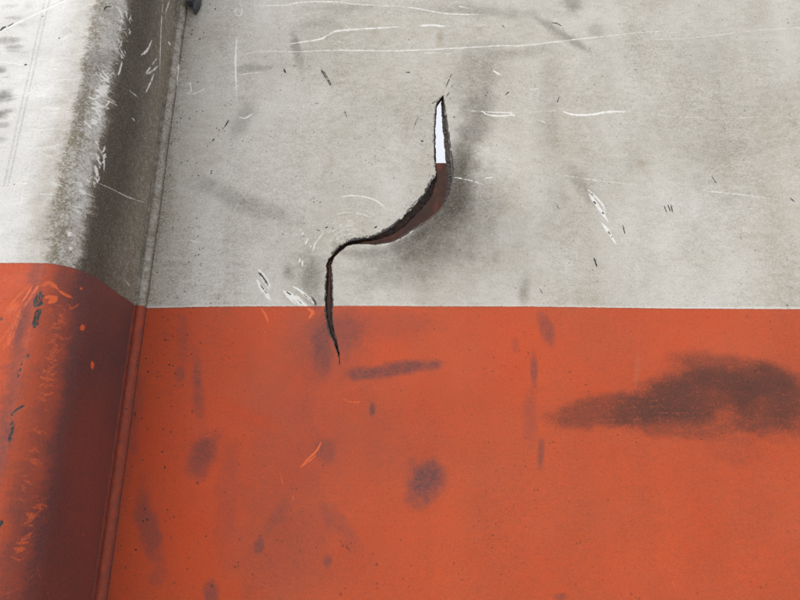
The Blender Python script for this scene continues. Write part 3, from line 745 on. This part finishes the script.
# ---- the narrow flange welded along each foot of the post
def flange_profile(s):
    p = [(XS - 0.0004, -0.0135), (XS + 0.0010, -0.0095), (XS + 0.0018, -0.0078), (XS + 0.0034, -0.0086), (XS + 0.0058, -0.0092), (XS + 0.0084, -0.0082), (XS + 0.0102, -0.0060), (XS + 0.0112, -0.0038), (XS + 0.0116, -0.0018), (XS + 0.0117, 0.0008)]
    p = smooth_line(np.array(p), 4)
    return p if s > 0 else p * np.array([-1, 1]) + np.array([2 * XS - 0.207, 0])
for s in (1, -1):
    fp = flange_profile(s)
    fs = np.concatenate([[0], np.cumsum(np.linalg.norm(np.diff(fp, axis=0), axis=1))])
    zz = ZL if s > 0 else np.linspace(0.10, TOP - 0.06, 300)
    def hit_flange(px, py):
        p = at(px, py, -0.006)
        return np.array([np.interp(p[0], fp[:, 0], fs), p[1]])
    fl = Sheet(fs, zz, hit_flange)
    U, Z = fl.U, fl.Z
    A = fl.A
    A['edge'][:] = Z - (PAINT_Z - 0.0012)
    n1, n2 = fbm(U * 2, Z, 30, 231), fbm(U, Z, 140, 241)
    t = U / fs[-1]
    A['film'][:] = np.clip(0.62 + 0.35 * (n1 - .5) + 0.5 * (n2 - .5) + 0.75 * np.exp(-(t / .20) ** 2) + 0.6 * np.exp(-((t - 1) / .18) ** 2), 0, 1)
    A['soot_and_shade'][:] = np.clip(0.20 + 0.25 * (n1 - .5) + 0.3 * (n2 - .5) + 0.12 * (A['edge'] < 0) + 0.80 * np.exp(-(t / .17) ** 2) + 0.70 * np.exp(-((t - 1) / .14) ** 2), 0, 1)
    A['dust_and_haze'][:] = 0.12
    A['speck'][:] = 0.9
    A['warm'][:] = 0.18 * (A['edge'] > 0)
    if s > 0:
        for p in ([(178, 63), (179, 72), (180, 82)], [(180, 74), (183, 84), (184, 92)], [(179, 68), (180, 86)]):
            fl.stroke('fresh_and_glint', p, 2.4, 1.0, soft=.8, brk=.12)
        for y in range(0, 600, 6):
            if random.random() < .4: fl.stroke('fresh_and_glint', [(400 - (400 - 143) * (1557 + y) / (1857), y), (400 - (400 - 143) * (1557 + y) / 1857 + 1.2, y + 2)], .9, .35, soft=.7)
    X = np.interp(U, fs, fp[:, 0]); Yf = np.interp(U, fs, fp[:, 1]) + (fbm(U, Z, 90, 251, 4) - .5) * 0.0013 * np.sin(np.pi * t)
    X = X + s * (fbm(U * 0, Z, 18, 261, 3) - 0.5) * 0.0016 * t
    mesh_from('flange', np.stack([X, Yf, Z], -1).reshape(-1, 3), grid_faces(*U.shape)[:, ::s], M_PAINT, stiff, A)

# ---- a dark steel rope hook on the flange, just coming into view
h0 = at(190, 6, -0.008)
def plate(pts, y0, y1):
    """a flat plate of the traced outline, with thickness"""
    n = len(pts)
    V = [(x, y0, z) for x, z in pts] + [(x, y1, z) for x, z in pts]
    F4 = [[i, (i + 1) % n, n + (i + 1) % n, n + i] for i in range(n)]
    F4 += [[0, k, k + 1, k + 2] for k in range(1, n - 2, 2)] + [[n, n + k + 2, n + k + 1, n + k] for k in range(1, n - 2, 2)]
    return V, F4
zt = h0[1] + 0.055
V, Fc = plate([(h0[0] - 0.0042, zt), (h0[0] - 0.0034, h0[1] + 0.004), (h0[0] - 0.0014, h0[1] - 0.0004), (h0[0] + 0.0044, h0[1] + 0.0012), (h0[0] + 0.0052, h0[1] + 0.006), (h0[0] + 0.0052, zt)], -0.0165, -0.0060)
hb = mesh_from('rope_hook', V, Fc, M_DARK, stiff, smooth=False)
V, Fc = plate([(h0[0] + 0.0053, zt), (h0[0] + 0.0050, h0[1] - 0.0080), (h0[0] + 0.0075, h0[1] - 0.0068), (h0[0] + 0.0105, h0[1] + 0.0010), (h0[0] + 0.0118, h0[1] + 0.008), (h0[0] + 0.0112, zt)], -0.0105, -0.0012)
mesh_from('dark_plate', V, Fc, M_DARK, hb, smooth=False)  # second dark plate along the right of the hook

# ---- the rest of the open body that shows through the tear or frames the panel
boxes('far_wall', [(-LEN, LEN, DEPTH, DEPTH + 0.06, 0.10, TOP)], M_IN, body)
boxes('end_wall', [(-LEN - 0.05, -LEN, 0.0, DEPTH, 0.10, TOP)], M_IN, body)
boxes('end_wall', [(LEN, LEN + 0.05, 0.0, DEPTH, 0.10, TOP)], M_IN, body)
boxes('floor', [(-LEN, LEN, -0.06, DEPTH + 0.06, 0.0, 0.10)], M_IN, body)
boxes('top_rail', [(-LEN, LEN, -0.05, 0.05, TOP - 0.06, TOP)], M_DARK, body)
